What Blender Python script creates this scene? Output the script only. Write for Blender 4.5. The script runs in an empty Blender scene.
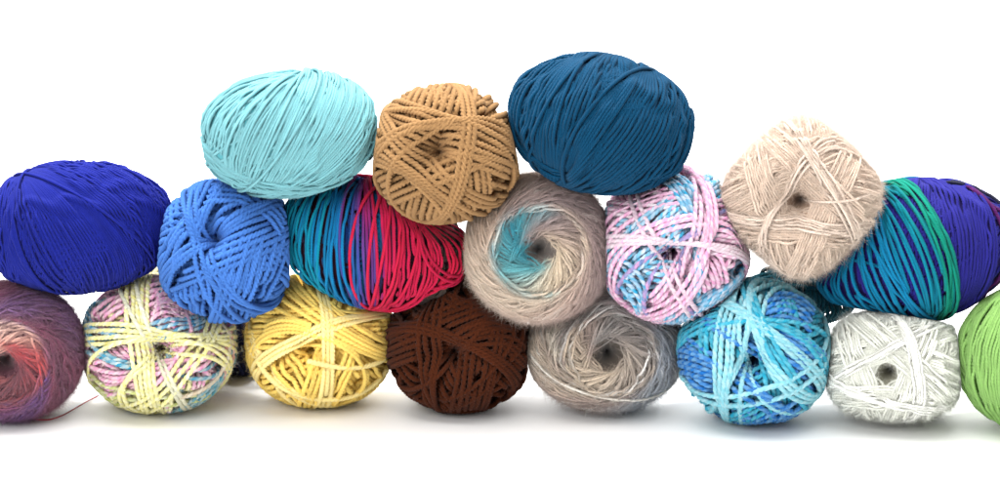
import bpy, math, random
import numpy as np
from mathutils import Vector, Matrix

# ------------------------------------------------------------------ basics
S = 0.00055                 # metres per unit ("unit" = 1/1000 of the picture width at the pile)
DIST = 2600.0
PITCH = math.radians(12.0)
AIM = np.array([0.0, 0.0, 172.0])
VIEW = np.array([0.0, math.cos(PITCH), -math.sin(PITCH)])
CAM = AIM - VIEW * DIST
UPV = np.array([0.0, math.sin(PITCH), math.cos(PITCH)])
RIGHT = np.array([1.0, 0.0, 0.0])
scene = bpy.context.scene
COL = scene.collection


def lin(c):
    c = np.array(c, dtype=float) / 255.0
    return np.where(c <= 0.04045, c / 12.92, ((c + 0.055) / 1.055) ** 2.4)


def ray(px, py):
    d = VIEW * DIST + RIGHT * (px - 500.0) + UPV * (241.5 - py)
    return d / np.linalg.norm(d)


def unit(v):
    return v / (np.linalg.norm(v, axis=-1, keepdims=True) + 1e-12)


# ------------------------------------------------------------------ materials
GAIN = 0.70         # yarn reflectance relative to its colour card


def yarn_material(name, gain=1.0, rough=0.92, sheen=0.05, noise=0.07, nscale=900.0):
    m = bpy.data.materials.new(name)
    m.use_nodes = True
    nt = m.node_tree
    b = nt.nodes['Principled BSDF']
    at = nt.nodes.new('ShaderNodeAttribute'); at.attribute_name = 'Col'
    tc = nt.nodes.new('ShaderNodeTexCoord')
    nz = nt.nodes.new('ShaderNodeTexNoise'); nz.inputs['Scale'].default_value = nscale
    nz.inputs['Detail'].default_value = 2.0
    nt.links.new(tc.outputs['Object'], nz.inputs['Vector'])
    mr = nt.nodes.new('ShaderNodeMapRange')
    mr.inputs['From Min'].default_value = 0.3; mr.inputs['From Max'].default_value = 0.7
    mr.inputs['To Min'].default_value = gain * GAIN * (1.0 - noise); mr.inputs['To Max'].default_value = gain * GAIN * (1.0 + noise)
    nt.links.new(nz.outputs['Fac'], mr.inputs['Value'])
    mx = nt.nodes.new('ShaderNodeVectorMath'); mx.operation = 'SCALE'
    nt.links.new(at.outputs['Color'], mx.inputs[0])
    nt.links.new(mr.outputs['Result'], mx.inputs['Scale'])
    nt.links.new(mx.outputs['Vector'], b.inputs['Base Color'])
    b.inputs['Roughness'].default_value = rough
    b.inputs['Specular IOR Level'].default_value = 0.08
    b.inputs['Sheen Weight'].default_value = sheen
    b.inputs['Sheen Roughness'].default_value = 0.5
    bp = nt.nodes.new('ShaderNodeBump'); bp.inputs['Strength'].default_value = 0.35
    bp.inputs['Distance'].default_value = 0.0004
    nz2 = nt.nodes.new('ShaderNodeTexNoise'); nz2.inputs['Scale'].default_value = 2600.0
    nt.links.new(tc.outputs['Object'], nz2.inputs['Vector'])
    nt.links.new(nz2.outputs['Fac'], bp.inputs['Height'])
    nt.links.new(bp.outputs['Normal'], b.inputs['Normal'])
    return m


M_WOOL = yarn_material('wool_yarn')
M_COTTON = yarn_material('smooth_yarn', rough=0.7, sheen=0.05, noise=0.04)
M_PALE = yarn_material('pale_mohair_yarn', gain=1.16, rough=0.95, sheen=0.15, noise=0.06)
M_MOHAIR = yarn_material('mohair_yarn', gain=1.13, rough=0.95, sheen=0.25, noise=0.1)


def plain(name, col, rough=0.8):
    m = bpy.data.materials.new(name); m.use_nodes = True
    b = m.node_tree.nodes['Principled BSDF']
    b.inputs['Base Color'].default_value = (*lin(col), 1)
    b.inputs['Roughness'].default_value = rough
    return m


# ------------------------------------------------------------------ mesh accumulator
class MB:
    def __init__(s):
        s.v, s.f, s.c, s.n = [], [], [], 0

    def add(s, v, f, c):
        s.v.append(v); s.f.append(f + s.n); s.c.append(np.broadcast_to(c, v.shape).copy()); s.n += len(v)

    def build(s, name, mat, parent):
        V = np.concatenate(s.v); F = np.concatenate(s.f); Cc = np.concatenate(s.c)
        me = bpy.data.meshes.new(name)
        me.vertices.add(len(V)); me.vertices.foreach_set('co', (V * S).astype(np.float32).ravel())
        me.loops.add(F.size); me.loops.foreach_set('vertex_index', F.astype(np.int32).ravel())
        me.polygons.add(len(F))
        me.polygons.foreach_set('loop_start', np.arange(0, F.size, 4, dtype=np.int32))
        me.polygons.foreach_set('loop_total', np.full(len(F), 4, dtype=np.int32))
        me.polygons.foreach_set('use_smooth', np.ones(len(F), dtype=bool))
        me.update(calc_edges=True)
        at = me.color_attributes.new('Col', 'FLOAT_COLOR', 'POINT')
        at.data.foreach_set('color', np.concatenate([Cc, np.ones((len(Cc), 1))], 1).astype(np.float32).ravel())
        me.materials.append(mat)
        o = bpy.data.objects.new(name, me); COL.objects.link(o); o.parent = parent
        return o


def tube(mb, P, Nrm, rad, plies, pitch, colfn, phase, seg, flat=1.0, groove=0.3):
    """twisted multi-ply strand along P; colfn(P) -> (N,3) or (plies,N,3)"""
    n = len(P)
    if n < 4: return
    T = unit(np.gradient(P, axis=0))
    B = unit(np.cross(T, Nrm)); Nn = np.cross(B, T)
    s = np.concatenate([[0], np.cumsum(np.linalg.norm(np.diff(P, axis=0), axis=1))])
    th = np.arange(seg) / seg * 2 * math.pi
    if np.isscalar(rad): rad = np.full(n, rad)
    if plies > 1:
        tw = phase + s / pitch * 2 * math.pi
        prof = np.repeat((1.05 - groove + groove * np.abs(np.sin(th * plies / 2.0)) ** 0.7)[None], n, 0)
        ply = np.repeat(((np.arange(seg) * plies) // seg)[None], n, 0)
        A = th[None, :] + tw[:, None]
    else:
        prof = np.ones((n, seg)); ply = np.zeros((n, seg), int); A = np.repeat(th[None], n, 0)
    R = rad[:, None] * prof
    V = P[:, None, :] + B[:, None, :] * (R * np.cos(A))[..., None] + Nn[:, None, :] * (R * np.sin(A) * flat)[..., None]
    C = colfn(P)
    if C.ndim == 2:
        Cv = np.repeat(C[:, None, :], seg, axis=1)
    else:
        Cv = C[ply % C.shape[0], np.arange(n)[:, None]]
    i = np.arange(n - 1)[:, None] * seg; j = np.arange(seg)[None, :]; j2 = (j + 1) % seg
    F = np.stack([i + j, i + seg + j, i + seg + j2, i + j2], -1).reshape(-1, 4)
    mb.add(V.reshape(-1, 3), F, Cv.reshape(-1, 3))


def fibres(mb, P, Nrm, T, C, length, rad, rng, lift=0.6):
    """loose hairs standing off the yarn: thin three-sided tapering tubes"""
    n = len(P)
    if n == 0: return
    B = unit(np.cross(T, Nrm))
    sgn = rng.choice([-1, 1], n)[:, None]
    L = length * (0.35 + rng.random(n) ** 2 * 1.3)[:, None]
    d1 = unit(T * sgn * 0.9 + B * rng.normal(0, 0.7, (n, 1)) + Nrm * lift * rng.random((n, 1)))
    bend = unit(rng.normal(0, 1, (n, 3))) * 0.45 + Nrm * rng.normal(0.05, 0.22, (n, 1))
    pts = []
    for k in range(4):
        t = k / 3.0
        pts.append(P + d1 * L * t + bend * L * t * t)
    X = unit(np.cross(d1, Nrm + 0.01)); Y = np.cross(d1, X)
    rr = [1.0, 0.9, 0.7, 0.3]
    rad_i = rad * (0.7 + 0.6 * rng.random((n, 1)))
    rings = []
    for k in range(4):
        for q in range(3):
            a = q * 2.0944
            rings.append(pts[k] + (X * math.cos(a) + Y * math.sin(a)) * rad_i * rr[k])
    V = np.stack(rings, 1)                # n,12,3
    f = []
    for k in range(3):
        for q in range(3):
            q2 = (q + 1) % 3
            f.append([k * 3 + q, (k + 1) * 3 + q, (k + 1) * 3 + q2, k * 3 + q2])
    f = np.array(f)
    F = (np.arange(n)[:, None, None] * 12 + f[None]).reshape(-1, 4)
    mb.add(V.reshape(-1, 3), F, np.repeat(C, 12, axis=0))


# ------------------------------------------------------------------ height map over directions (octahedral)
class HMap:
    N = 288

    def __init__(s): s.h = np.zeros((s.N, s.N))

    def idx(s, d):
        d = d / np.abs(d).sum(-1, keepdims=True)
        x, y, z = d[..., 0], d[..., 1], d[..., 2]
        nx = np.where(z < 0, (1 - np.abs(y)) * np.where(x >= 0, 1, -1), x)
        ny = np.where(z < 0, (1 - np.abs(x)) * np.where(y >= 0, 1, -1), y)
        i = np.clip(((nx * .5 + .5) * s.N).astype(int), 0, s.N - 1)
        j = np.clip(((ny * .5 + .5) * s.N).astype(int), 0, s.N - 1)
        return i, j

    def envelope(s, sig, h=None):
        """height averaged over a disc of angular size sig"""
        g = (np.arange(s.N) + .5) / s.N * 2 - 1
        X, Y = np.meshgrid(g, g, indexing='ij')
        Z = 1 - np.abs(X) - np.abs(Y)
        t = np.maximum(-Z, 0)
        X2 = X - np.sign(X) * t; Y2 = Y - np.sign(Y) * t
        D = unit(np.stack([X2, Y2, Z], -1).reshape(-1, 3))
        e1 = unit(np.cross(D, [0.36, 0.48, 0.8])); e2 = np.cross(D, e1)
        out = s.h if h is None else h
        rr = [(0, 0, 1.0)] + [(r * math.cos(a + r), r * math.sin(a + r), math.exp(-r * r)) for r in (0.45, 0.9, 1.4) for a in np.arange(9) * 0.698]
        for it in range(2):
            acc = 0; ws = 0
            for a, b, w in rr:
                i, j = s.idx(unit(D + e1 * a * sig + e2 * b * sig))
                acc = acc + out[i, j] * w; ws += w
            out = (acc / ws).reshape(s.N, s.N)
        return out


PENDING = []


def extent(r, d):
    """how far ball r reaches from its centre towards world direction d"""
    b = r['ball']; dl = unit(r['R'] @ d)
    A = b.A + 0.8 * b.cap + 0.5 * b.w
    return float((np.abs(dl / A) ** b.p).sum() ** (-1 / b.p)) * r['k']


def settle():
    """soft balls: flatten them a little on the ground and where they press on each other"""
    for r in PENDING:
        for g in r['mbs']:
            if r['mbs'][g].n: r['mbs'][g].v = [np.concatenate(r['mbs'][g].v) + r['C']]
    for a in PENDING:
        for q in PENDING:
            if q is a: continue
            d = q['C'] - a['C']; L = np.linalg.norm(d)
            if L > 230: continue
            d = d / L
            ea, eb = extent(a, d), extent(q, -d)
            o = ea + eb - L
            if o < -1: continue
            lim = ea - o / 2 + 1.0
            m = 5.0
            for g in a['mbs']:
                if not a['mbs'][g].n: continue
                V = a['mbs'][g].v[0]
                t = (V - a['C']) @ d
                x = np.maximum(t - (lim - m), 0)
                V += ((m * np.tanh(x / m) - x) * (x > 0))[:, None] * d
    for r in PENDING:
        for g, nm in r['parts'].items():
            if not r['mbs'][g].n: continue
            V = r['mbs'][g].v[0]
            if r['floor']:
                z = V[:, 2].copy()
                m = 5.0
                x = np.maximum(m - z, 0)
                V[:, 2] = np.where(z < m, m - m * np.tanh(x / m) + 0.15, z + 0.15)
            r['mbs'][g].v = [V - r['base']]
            r['mbs'][g].build(nm, r['mat'], r['e'])


class Ball:
    def __init__(s, cx, cy, a, b, c=None, rot=0.0, p=2.2, w=5.0, plies=3, pitch=11.0, seed=1, hole=None,
                 hole_size=0.16, hole_depth=0.4, cap=2.2, step=None, seg=9, fill=0.98, sm=1.1, lim=1.2, neg=1.8, roff=0.5, deep=1.75, st=0.9, groove=0.32, var=0.06):
        s.cx, s.cy = cx, cy
        s.w, s.plies, s.pitch, s.seg = w, plies, pitch, seg
        s.step = step or (pitch / plies / 3.2 if plies > 1 else 2.2)
        s.cap = cap * w
        g = s.cap * 1.0 + w * (0.25 + 0.45 * lim) - 1.2; s.sm = sm; s.lim = lim; s.neg, s.roff, s.deep, s.st = neg, roff, deep, st; s.groove = groove; s.var = var
        s.A = np.array([a - g, b - g, (c or 1.1 * (a + b) / 2) - g])
        s.full = (a, b)
        s.rot = math.radians(rot); s.p = p
        s.rng = np.random.default_rng(seed)
        s.hm = HMap(); s.strands = []
        s.hole = None
        s.hs, s.hd = hole_size, hole_depth
        if hole is not None:
            s.hole = unit(s.face(*hole))
        s.fill = fill

    def to_uv(s, px, py):
        x = px - s.cx; y = s.cy - py
        c, q = math.cos(-s.rot), math.sin(-s.rot)
        return x * c - y * q, x * q + y * c

    def face(s, px, py):
        u, v = s.to_uv(px, py)
        u = u / s.full[0]; v = v / s.full[1]
        k = (abs(u) ** s.p + abs(v) ** s.p) ** (1 / s.p)
        if k > 0.985: u *= 0.985 / k; v *= 0.985 / k
        z = max(0.0, 1 - abs(u) ** s.p - abs(v) ** s.p) ** (1 / s.p)
        return np.array([u * s.A[0], v * s.A[1], z * s.A[2]])

    def base_r(s, d):
        return (np.abs(d / s.A) ** s.p).sum(-1) ** (-1 / s.p)

    def dip(s, d):
        if s.hole is None: return np.ones(d.shape[:-1])
        ang = np.arccos(np.clip(d @ s.hole, -1, 1))
        return (1 - s.hd * np.exp(-(ang / s.hs) ** 2.0)) * (1 - 0.55 * np.exp(-(ang / (s.hs * 0.45)) ** 2))

    def plane_path(s, n, o):
        n = unit(n)
        t = np.linspace(0, 2 * math.pi, 361)
        e1 = unit(np.cross(n, [0.31, 0.87, 0.37])); e2 = np.cross(n, e1)
        q = n * o
        d = np.outer(np.cos(t), e1) + np.outer(np.sin(t), e2)
        lo = np.zeros(len(t)); hi = np.full(len(t), 400.0)
        for _ in range(22):
            m = (lo + hi) / 2
            inside = (np.abs((q + d * m[:, None]) / s.A) ** s.p).sum(-1) < 1
            lo = np.where(inside, m, lo); hi = np.where(inside, hi, m)
        return q + d * lo[:, None]

    def lay(s, X, col, group=0, lift=0.0, taut=False, w=None, fz=1.0, wob=None, stamp=None, plies=None, loose=None):
        """X: path near the surface (local). Lay it on top of what is already wound."""
        wob = (0.12 if s.lim < 0.6 else 0.3) if wob is None else wob
        w = w or s.w; stamp = stamp or s.st
        seglen = np.linalg.norm(np.diff(X, axis=0), axis=1)
        cs = np.concatenate([[0], np.cumsum(seglen)])
        n = max(8, int(cs[-1] / s.step))
        tt = np.linspace(0, cs[-1], n)
        X = np.stack([np.interp(tt, cs, X[:, k]) for k in range(3)], 1)
        T = unit(np.gradient(X, axis=0)); D = unit(X)
        B = unit(np.cross(T, D))
        # slow sideways wander
        if wob:
            k = max(3, int(n * s.step / 40)); ctrl = s.rng.normal(0, wob, k + 1); ctrl[-1] = ctrl[0]
            X = X + B * np.interp(np.linspace(0, k, n), np.arange(k + 1), ctrl)[:, None]
            D = unit(X)
        q = None
        for o in (-0.22, 0.0, 0.22):
            i, j = s.hm.idx(unit(X + B * o * w))
            h = s.hm.h[i, j]; q = h if q is None else np.maximum(q, h)
        r = max(2, int(1.2 * w / s.step))
        qq = q.copy()
        for k in range(1, r + 1):
            qq[k:] = np.maximum(qq[k:], q[:-k]); qq[:-k] = np.maximum(qq[:-k], q[k:])
        kk = np.exp(-np.linspace(-2, 2, 2 * r + 1) ** 2); kk /= kk.sum()
        qp = np.concatenate([np.full(r, qq[0]), qq, np.full(r, qq[-1])])
        h = np.convolve(qp, kk, 'valid')
        if taut: h = np.maximum(h, np.convolve(np.pad(h, 12, mode='edge'), np.ones(25) / 25, 'valid'))
        h = h + lift
        for o in (-0.36, -0.18, 0, 0.18, 0.36):
            i, j = s.hm.idx(unit(X + B * o * w))
            np.maximum.at(s.hm.h, (i, j), h + w * stamp)
        s.strands.append(dict(X=X, h=h, col=col, g=group, w=w, taut=taut, fz=fz, plies=plies or s.plies, loose=loose))

    def loop3(s, p1, p2, p3, col, part=None, **k):
        a, b, c = s.face(*p1), s.face(*p2), s.face(*p3)
        n = unit(np.cross(b - a, c - a))
        if np.dot(n, n) < .5: return
        X = s.plane_path(n, float(n @ b))
        if part is None and abs(n[2]) > 0.72: part = True
        if part is not None:
            # keep only the piece from p1 through p2 to p3
            ia = np.argmin(np.linalg.norm(X - a, axis=1)); ic = np.argmin(np.linalg.norm(X - c, axis=1)); ib = np.argmin(np.linalg.norm(X - b, axis=1))
            X = X[:-1]; N = len(X)
            f = [(ia + q) % N for q in range((ic - ia) % N + 1)]
            g = [(ia - q) % N for q in range((ia - ic) % N + 1)]
            X = X[f if (ib % N) in f else g]
            if len(X) < 6: return
        else:
            st = np.argmin(X[:, 2])     # start at the back
            X = np.concatenate([X[st:-1], X[:st + 1]])
        s.lay(X, col, **k)

    def band(s, keys, n, col, jit=None, **k):
        jit = (0.15 if s.lim < 0.6 else 0.35) if jit is None else jit
        """n loops interpolated through key triples of points on the visible face"""
        keys = np.array(keys, float)
        m = len(keys) - 1
        if m > 0:
            ln = max(np.linalg.norm(np.diff(keys[:, q], axis=0), axis=1).sum() for q in range(3))
            n = min(n, int(ln / (0.92 * (k.get('w') or s.w))) + 1)
        for i in range(n):
            t = (i + 0.1 * (s.rng.random() - .5)) / max(1, n - 1) * m
            t = min(max(t, 0), m - 1e-6) if m > 0 else 0
            q = int(t); f = t - q
            K = keys[q] * (1 - f) + keys[min(q + 1, m)] * f if m > 0 else keys[0]
            K = K + s.rng.normal(0, jit, K.shape)
            cc = col(i / max(1, n - 1)) if callable(col) and getattr(col, 'byidx', False) else col
            s.loop3(K[0], K[1], K[2], cc, **k)

    def geo(s, ctr, ang, offs, col, spread=0.85, **k):
        """parallel strands across the face: direction ang (deg), offsets from ctr (photo px)"""
        C0 = s.face(*ctr); a = math.radians(ang)
        d = np.array([math.cos(a), math.sin(a), 0]); m = np.array([-math.sin(a), math.cos(a), 0])
        for o in offs:
            Rm = float(s.A[:2].mean()); M = C0 + m * (Rm * math.sin(min(abs(o) / Rm, 1.5)) * (1 if o > 0 else -1))
            uv = np.abs(M[:2] / s.A[:2]); kk = (uv ** s.p).sum() ** (1 / s.p)
            if kk > 0.9: continue
            M[2] = s.A[2] * (1 - (uv ** s.p).sum()) ** (1 / s.p)
            dd = unit(d + s.rng.normal(0, 0.006, 3))
            cpt = m * (M @ m) * spread
            n = unit(np.cross(dd, M - cpt))
            X = s.plane_path(n, float(n @ M))
            st = np.argmin(X[:, 2]); X = np.concatenate([X[st:-1], X[:st + 1]])
            s.lay(X, col, **k)

    def chord_bands(s, ctr, angs, n, o0, col, spread=0.85, **k):
        for b, an in enumerate(angs):
            c = col[b % len(col)] if isinstance(col, list) else col
            s.geo(ctr, an, [o0 + s.w * 0.93 * i for i in range(n)], c, spread=spread, **k)

    def swirl(s, n, th_h, col, hand=1, jit=0.03, axis=None, full=False, ph0=0.0, span=1.0, tmax=None, tints=None, **k):
        ax = s.hole if axis is None else unit(np.array(axis, float))
        e1 = unit(np.cross(ax, [0.2, 1, 0.1])); e2 = np.cross(ax, e1)
        for i in range(n):
            th = max(0.05, th_h + s.rng.normal(0, jit))
            phi = ph0 + i / n * 2 * math.pi * span + s.rng.normal(0, 0.01)
            tm = tmax or (math.pi - th)
            # great-circle from closest approach to the pole round to the far pole
            t = np.linspace(-0.25, math.pi * min(1.0, tm / (math.pi - th)), 120)
            cl = np.cos(t) * math.cos(th)
            th_t = np.arccos(np.clip(cl, -1, 1))
            ph_t = np.arctan2(np.sin(t), np.cos(t) * math.sin(th))
            ph_t = np.unwrap(ph_t)
            az = phi + hand * ph_t
            D = np.cos(th_t)[:, None] * ax + np.sin(th_t)[:, None] * (np.cos(az)[:, None] * e1 + np.sin(az)[:, None] * e2)
            X = D * s.base_r(D)[:, None]
            cc = col
            if tints is not None:
                pr, tc, mx = tints
                if s.rng.random() < pr:
                    cc = lambda Z, m=mx * s.rng.random(), tcl=lin(tc): col(Z) * (1 - m) + tcl * m
            s.lay(X, cc, **k)

    def finish(s, label, mat, group, y=None, floor=False, core_col=(128, 128, 128), fuzz=(0.0, 0, 0), parts=None,
               fuzz_tint=None, z=None, name='yarn_ball', category='yarn ball', extra=None):
        # ---- place
        rd = ray(s.cx, s.cy)
        if floor:
            zc = math.hypot(s.full[1] * math.cos(PITCH), s.full[1] * 1.1 * math.sin(PITCH)) * 0.985
            t = (zc - CAM[2]) / rd[2]
        else:
            t = (y - CAM[1]) / rd[1]
        Cw = CAM + rd * t
        k = t * (rd @ VIEW) / DIST
        zz = -rd; xx = unit(np.cross([0, 0, 1], zz)); yy = np.cross(zz, xx)
        cr, sr = math.cos(s.rot), math.sin(s.rot)
        X2 = xx * cr + yy * sr; Y2 = -xx * sr + yy * cr
        R = np.stack([X2, Y2, zz], 0) * k        # local row vec @ R -> world
        parts = parts or {0: 'winding', 1: 'crossing_strands'}
        mbs = {g: MB() for g in parts}
        cap = s.cap
        comp = lambda h: cap * (1 - np.exp(-h / cap))
        # ---- strands
        env = s.hm.envelope(1.35 * s.w / float(s.A.mean()))
        env_f = s.hm.envelope(0.35, env); tgt = np.minimum(cap, env_f.mean()) * (0.75 + 0.25 * np.clip(env_f / env_f.mean(), 0.3, 1.6))
        # ---- core
        nu, nv = 96, 90
        th = 0.001 + (math.pi - 0.002) * np.linspace(0, 1, nv) ** 1.4; ph = np.arange(nu) / nu * 2 * math.pi
        ax = s.hole if s.hole is not None else np.array([0, 0, 1.0])
        e1 = unit(np.cross(ax, [0.2, 1, 0.1])); e2 = np.cross(ax, e1)
        D = (np.cos(th)[:, None, None] * ax + np.sin(th)[:, None, None] * (np.cos(ph)[None, :, None] * e1 + np.sin(ph)[None, :, None] * e2))
        ci, cj = s.hm.idx(D)
        rr = s.base_r(D) * s.dip(D) + tgt[ci, cj] - s.deep * s.w
        V = (D * rr[..., None]).reshape(-1, 3)
        i = np.arange(nv - 1)[:, None] * nu; j = np.arange(nu)[None]; j2 = (j + 1) % nu
        F = np.stack([i + j, i + nu + j, i + nu + j2, i + j2], -1).reshape(-1, 4)
        cc = core_col(V) if callable(core_col) else lin(core_col)  # cores darker than their yarn: shade in gaps and hole painted into colour
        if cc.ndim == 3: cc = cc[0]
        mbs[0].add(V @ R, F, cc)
        fP, fN, fT, fC, fG = [], [], [], [], []
        for st in s.strands:
            X, h = st['X'], st['h']
            D = unit(X); r0 = np.linalg.norm(X, axis=1)
            i, j = s.hm.idx(D)
            # drop what later windings bury
            top = s.hm.h[i, j]; own = h + st['w'] * s.st
            vis = (top - own) < 1.6 * st['w']
            vv = vis.copy()
            for q in range(1, 5): vv[q:] |= vis[:-q]; vv[:-q] |= vis[q:]
            rad = st['w'] * 0.51
            dp = 1.0 if st['taut'] else s.dip(D)
            rel = h - env[i, j] + s.roff * st['w']
            hh = np.where(rel > 0, s.lim * s.w * np.tanh(rel / (s.lim * s.w)), s.neg * s.w * np.tanh(rel / (s.neg * s.w))) + tgt[i, j]
            nk = max(3, int(s.sm * s.w / s.step)); kk = np.hanning(2 * nk + 3)[1:-1]; kk /= kk.sum()
            hh = np.convolve(np.pad(hh, nk, mode='edge'), kk, 'valid')
            P = D * (r0 * dp + np.maximum(hh, -0.6 * s.w) + (0 if st['loose'] is None else st['loose'] * np.sin(np.linspace(0, math.pi, len(X)))))[:, None]
            # relax small kinks
            for _ in range(2): P[1:-1] = 0.25 * P[:-2] + 0.5 * P[1:-1] + 0.25 * P[2:]
            edges = np.flatnonzero(np.diff(np.concatenate([[0], vv.astype(int), [0]])))
            phase = s.rng.random() * 6.28; bright = 1 + np.clip(s.rng.normal(0, s.var), -2 * s.var, 2 * s.var)
            for a, b in zip(edges[::2], edges[1::2]):
                if b - a < 5: continue
                Q = P[a:b]; Dn = D[a:b]
                rv = rad * (1 + 0.06 * np.sin(np.arange(b - a) * 0.13 + phase))
                if not (a == 0 and b == len(P)):
                    e = np.minimum(np.arange(b - a), np.arange(b - a)[::-1]); rv = rv * np.clip(0.3 + e / 4.0, 0, 1)
                colf = lambda Z, c=st['col'], m=bright: c(Z) * m
                tube(mbs[st['g']], Q @ R, Dn @ R / k, rv * k, st['plies'], s.pitch * k, lambda Z, f=colf, Q=Q: f(Q), phase, {1: 7, 2: 8, 3: 9}[st['plies']], groove=s.groove)
                if fuzz[0] > 0:
                    nf = s.rng.poisson((b - a) * s.step * fuzz[0] * st['fz'])
                    if nf:
                        ii = s.rng.integers(1, b - a - 1, nf)
                        Tt = unit(np.gradient(Q, axis=0))[ii]
                        cA = colf(Q); cA = cA[0] if cA.ndim == 3 else cA
                        Bn = unit(np.cross(Tt, Dn[ii])); an = s.rng.normal(0, 0.9, nf)[:, None]
                        fP.append(Q[ii] + (Dn[ii] * np.cos(an) + Bn * np.sin(an)) * rad * 0.8); fN.append(Dn[ii]); fT.append(Tt); fC.append(cA[ii]); fG.append(np.full(nf, st['g']))
        if fP:
            fP, fN, fT, fC, fG = map(np.concatenate, (fP, fN, fT, fC, fG))
            if fuzz_tint is not None: fC = fC * 0.6 + lin(fuzz_tint) * 0.4
            for g in mbs:
                m = fG == g
                if m.any():
                    fibres(mbs[g], fP[m] @ R, fN[m] @ R / k, fT[m] @ R / k, fC[m], fuzz[1] * k, fuzz[2] * k, s.rng)
        if floor:
            zmin = np.percentile(np.concatenate(mbs[0].v)[:, 2], 0.1) + Cw[2]
            Cw = Cw + rd * ((zmin + 3.5) / -rd[2])
        base = Cw.copy(); base[2] -= s.full[1] * k
        off = Cw - base
        e = bpy.data.objects.new(name, None); COL.objects.link(e)
        e.location = base * S; e.empty_display_size = 0.02
        e['label'] = label; e['category'] = category
        if group: e['group'] = group
        PENDING.append(dict(ball=s, mbs=mbs, parts=parts, mat=mat, e=e, C=Cw, off=off, base=base, R=R / k, k=k, floor=floor))
        s.world = lambda P: (P @ R + off)
        s.empty = e
        print('ball', label[:40], 'centre', Cw.round(0), 'verts', sum(m.n for m in mbs.values()), 'zmin', round(zmin, 1) if floor else '-')
        return e


def const(c, var=0.0):
    c = lin(c)
    return lambda X: np.repeat(c[None], len(X), 0)


def byidx(f):
    def g(t): return f(t)
    g.byidx = True
    return g


def ramp(t, stops):
    ts = [a for a, _ in stops]; cs = np.array([lin(c) for _, c in stops])
    return np.stack([np.interp(t, ts, cs[:, k]) for k in range(3)], -1)


def marl(c, white=(240, 240, 238), plies=2, seed=0):
    """one ply pale, the others coloured"""
    cl = lin(c); wl = lin(white)
    def f(X):
        out = [np.repeat(wl[None], len(X), 0)] + [np.repeat(cl[None], len(X), 0)] * (plies - 1)
        return np.stack(out, 0)
    return f


GEND = 'balls of yarn seen end on'
GSIDE = 'balls of yarn lying on their side'

def noise3(X, f, seed):
    r = np.random.default_rng(seed); out = 0
    for k in range(4):
        v = r.normal(0, 1, 3); v = v / np.linalg.norm(v)
        out = out + np.sin(X @ v * f * (1 + 0.45 * k) + r.random() * 6.28)
    return out / 4.0


def drape(stops, amp=0.09):
    def g(t):
        o = random.Random(int(t * 9999) + len(stops)).gauss(0, 0.05)
        return lambda X: ramp(np.clip(t + o + amp * noise3(X, 0.018, 7), 0, 1), stops)
    return byidx(g)


def under(b, n, th, col, **k):
    """first wraps round the hole so no core shows"""
    b.swirl(n, th, col, **k)


# ================= 1 royal blue, far left
b = Ball(77, 227, 97, 65, c=72, rot=3, p=2.15, w=3.0, plies=3, pitch=7.8, groove=0.28, seed=1, cap=1.8, seg=7, sm=1.8, lim=0.5, neg=0.5, roff=0.3, deep=0.72, st=0.7)
C = const((26, 38, 146))
b.swirl(56, 0.85, C, axis=[1, 0, 0]); b.swirl(44, 0.3, C, axis=[1, 0, 0])
b.band([[(150, 165), (172, 205), (150, 262)], [(60, 165), (60, 225), (60, 288)], [(0, 190), (-9, 225), (0, 270)]], 84, C)
b.band([[(22, 181), (6, 222), (16, 266)], [(24, 178), (20, 232), (44, 283)], [(27, 176), (62, 234), (88, 290)], [(36, 173), (88, 221), (110, 287)],
        [(50, 171), (106, 212), (136, 276)], [(78, 167), (138, 206), (156, 262)], [(104, 163), (158, 195), (169, 232)]], 84, C)
b.band([[(26, 178), (34, 220), (66, 280)], [(24, 182), (26, 228), (56, 284)]], 3, C)
b.band([[(34, 174), (84, 200), (150, 268)]], 2, C)
b.finish('royal blue ball of smooth yarn at the far left, above the mauve ball', M_COTTON, GSIDE, y=-30, core_col=(30, 36, 130), fuzz=(0.25, 2.4, 0.08))

# ================= 2 pale aqua
b = Ball(289, 133, 89, 62, c=72, rot=4, p=2.25, w=3.2, plies=3, pitch=8.3, groove=0.28, seed=2, cap=1.8, seg=7, sm=1.8, lim=0.5, neg=0.5, roff=0.3, deep=0.72, st=0.7)
C = const((134, 198, 206))
b.swirl(56, 0.85, C, axis=[1, 0, 0]); b.swirl(44, 0.3, C, axis=[1, 0, 0])
b.band([[(292, 74), (212, 100), (202, 138)], [(310, 74), (288, 130), (262, 190)], [(345, 85), (330, 135), (290, 190)], [(366, 100), (374, 130), (350, 175)]], 84, C)
b.band([[(290, 77), (224, 98), (206, 134)], [(297, 75), (252, 110), (232, 158)], [(308, 74), (288, 123), (262, 178)],
        [(333, 76), (318, 125), (280, 184)], [(358, 92), (336, 144), (290, 184)], [(374, 118), (358, 158), (318, 186)]], 70, C, jit=0.7)
b.band([[(202, 132), (226, 166), (290, 184)], [(204, 146), (232, 176), (330, 186)], [(206, 158), (250, 188), (350, 178)]], 10, C)
b.band([[(318, 74), (296, 130), (262, 176)]], 2, C, lift=1.0)
b.finish('pale aqua ball of smooth yarn lying on its side in the top row', M_COTTON, GSIDE, y=-70, core_col=(100, 180, 190), fuzz=(0.6, 2.2, 0.07), fuzz_tint=(235, 250, 250))  # pale fibre tint paints the bright highlights along the strand crests

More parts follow.
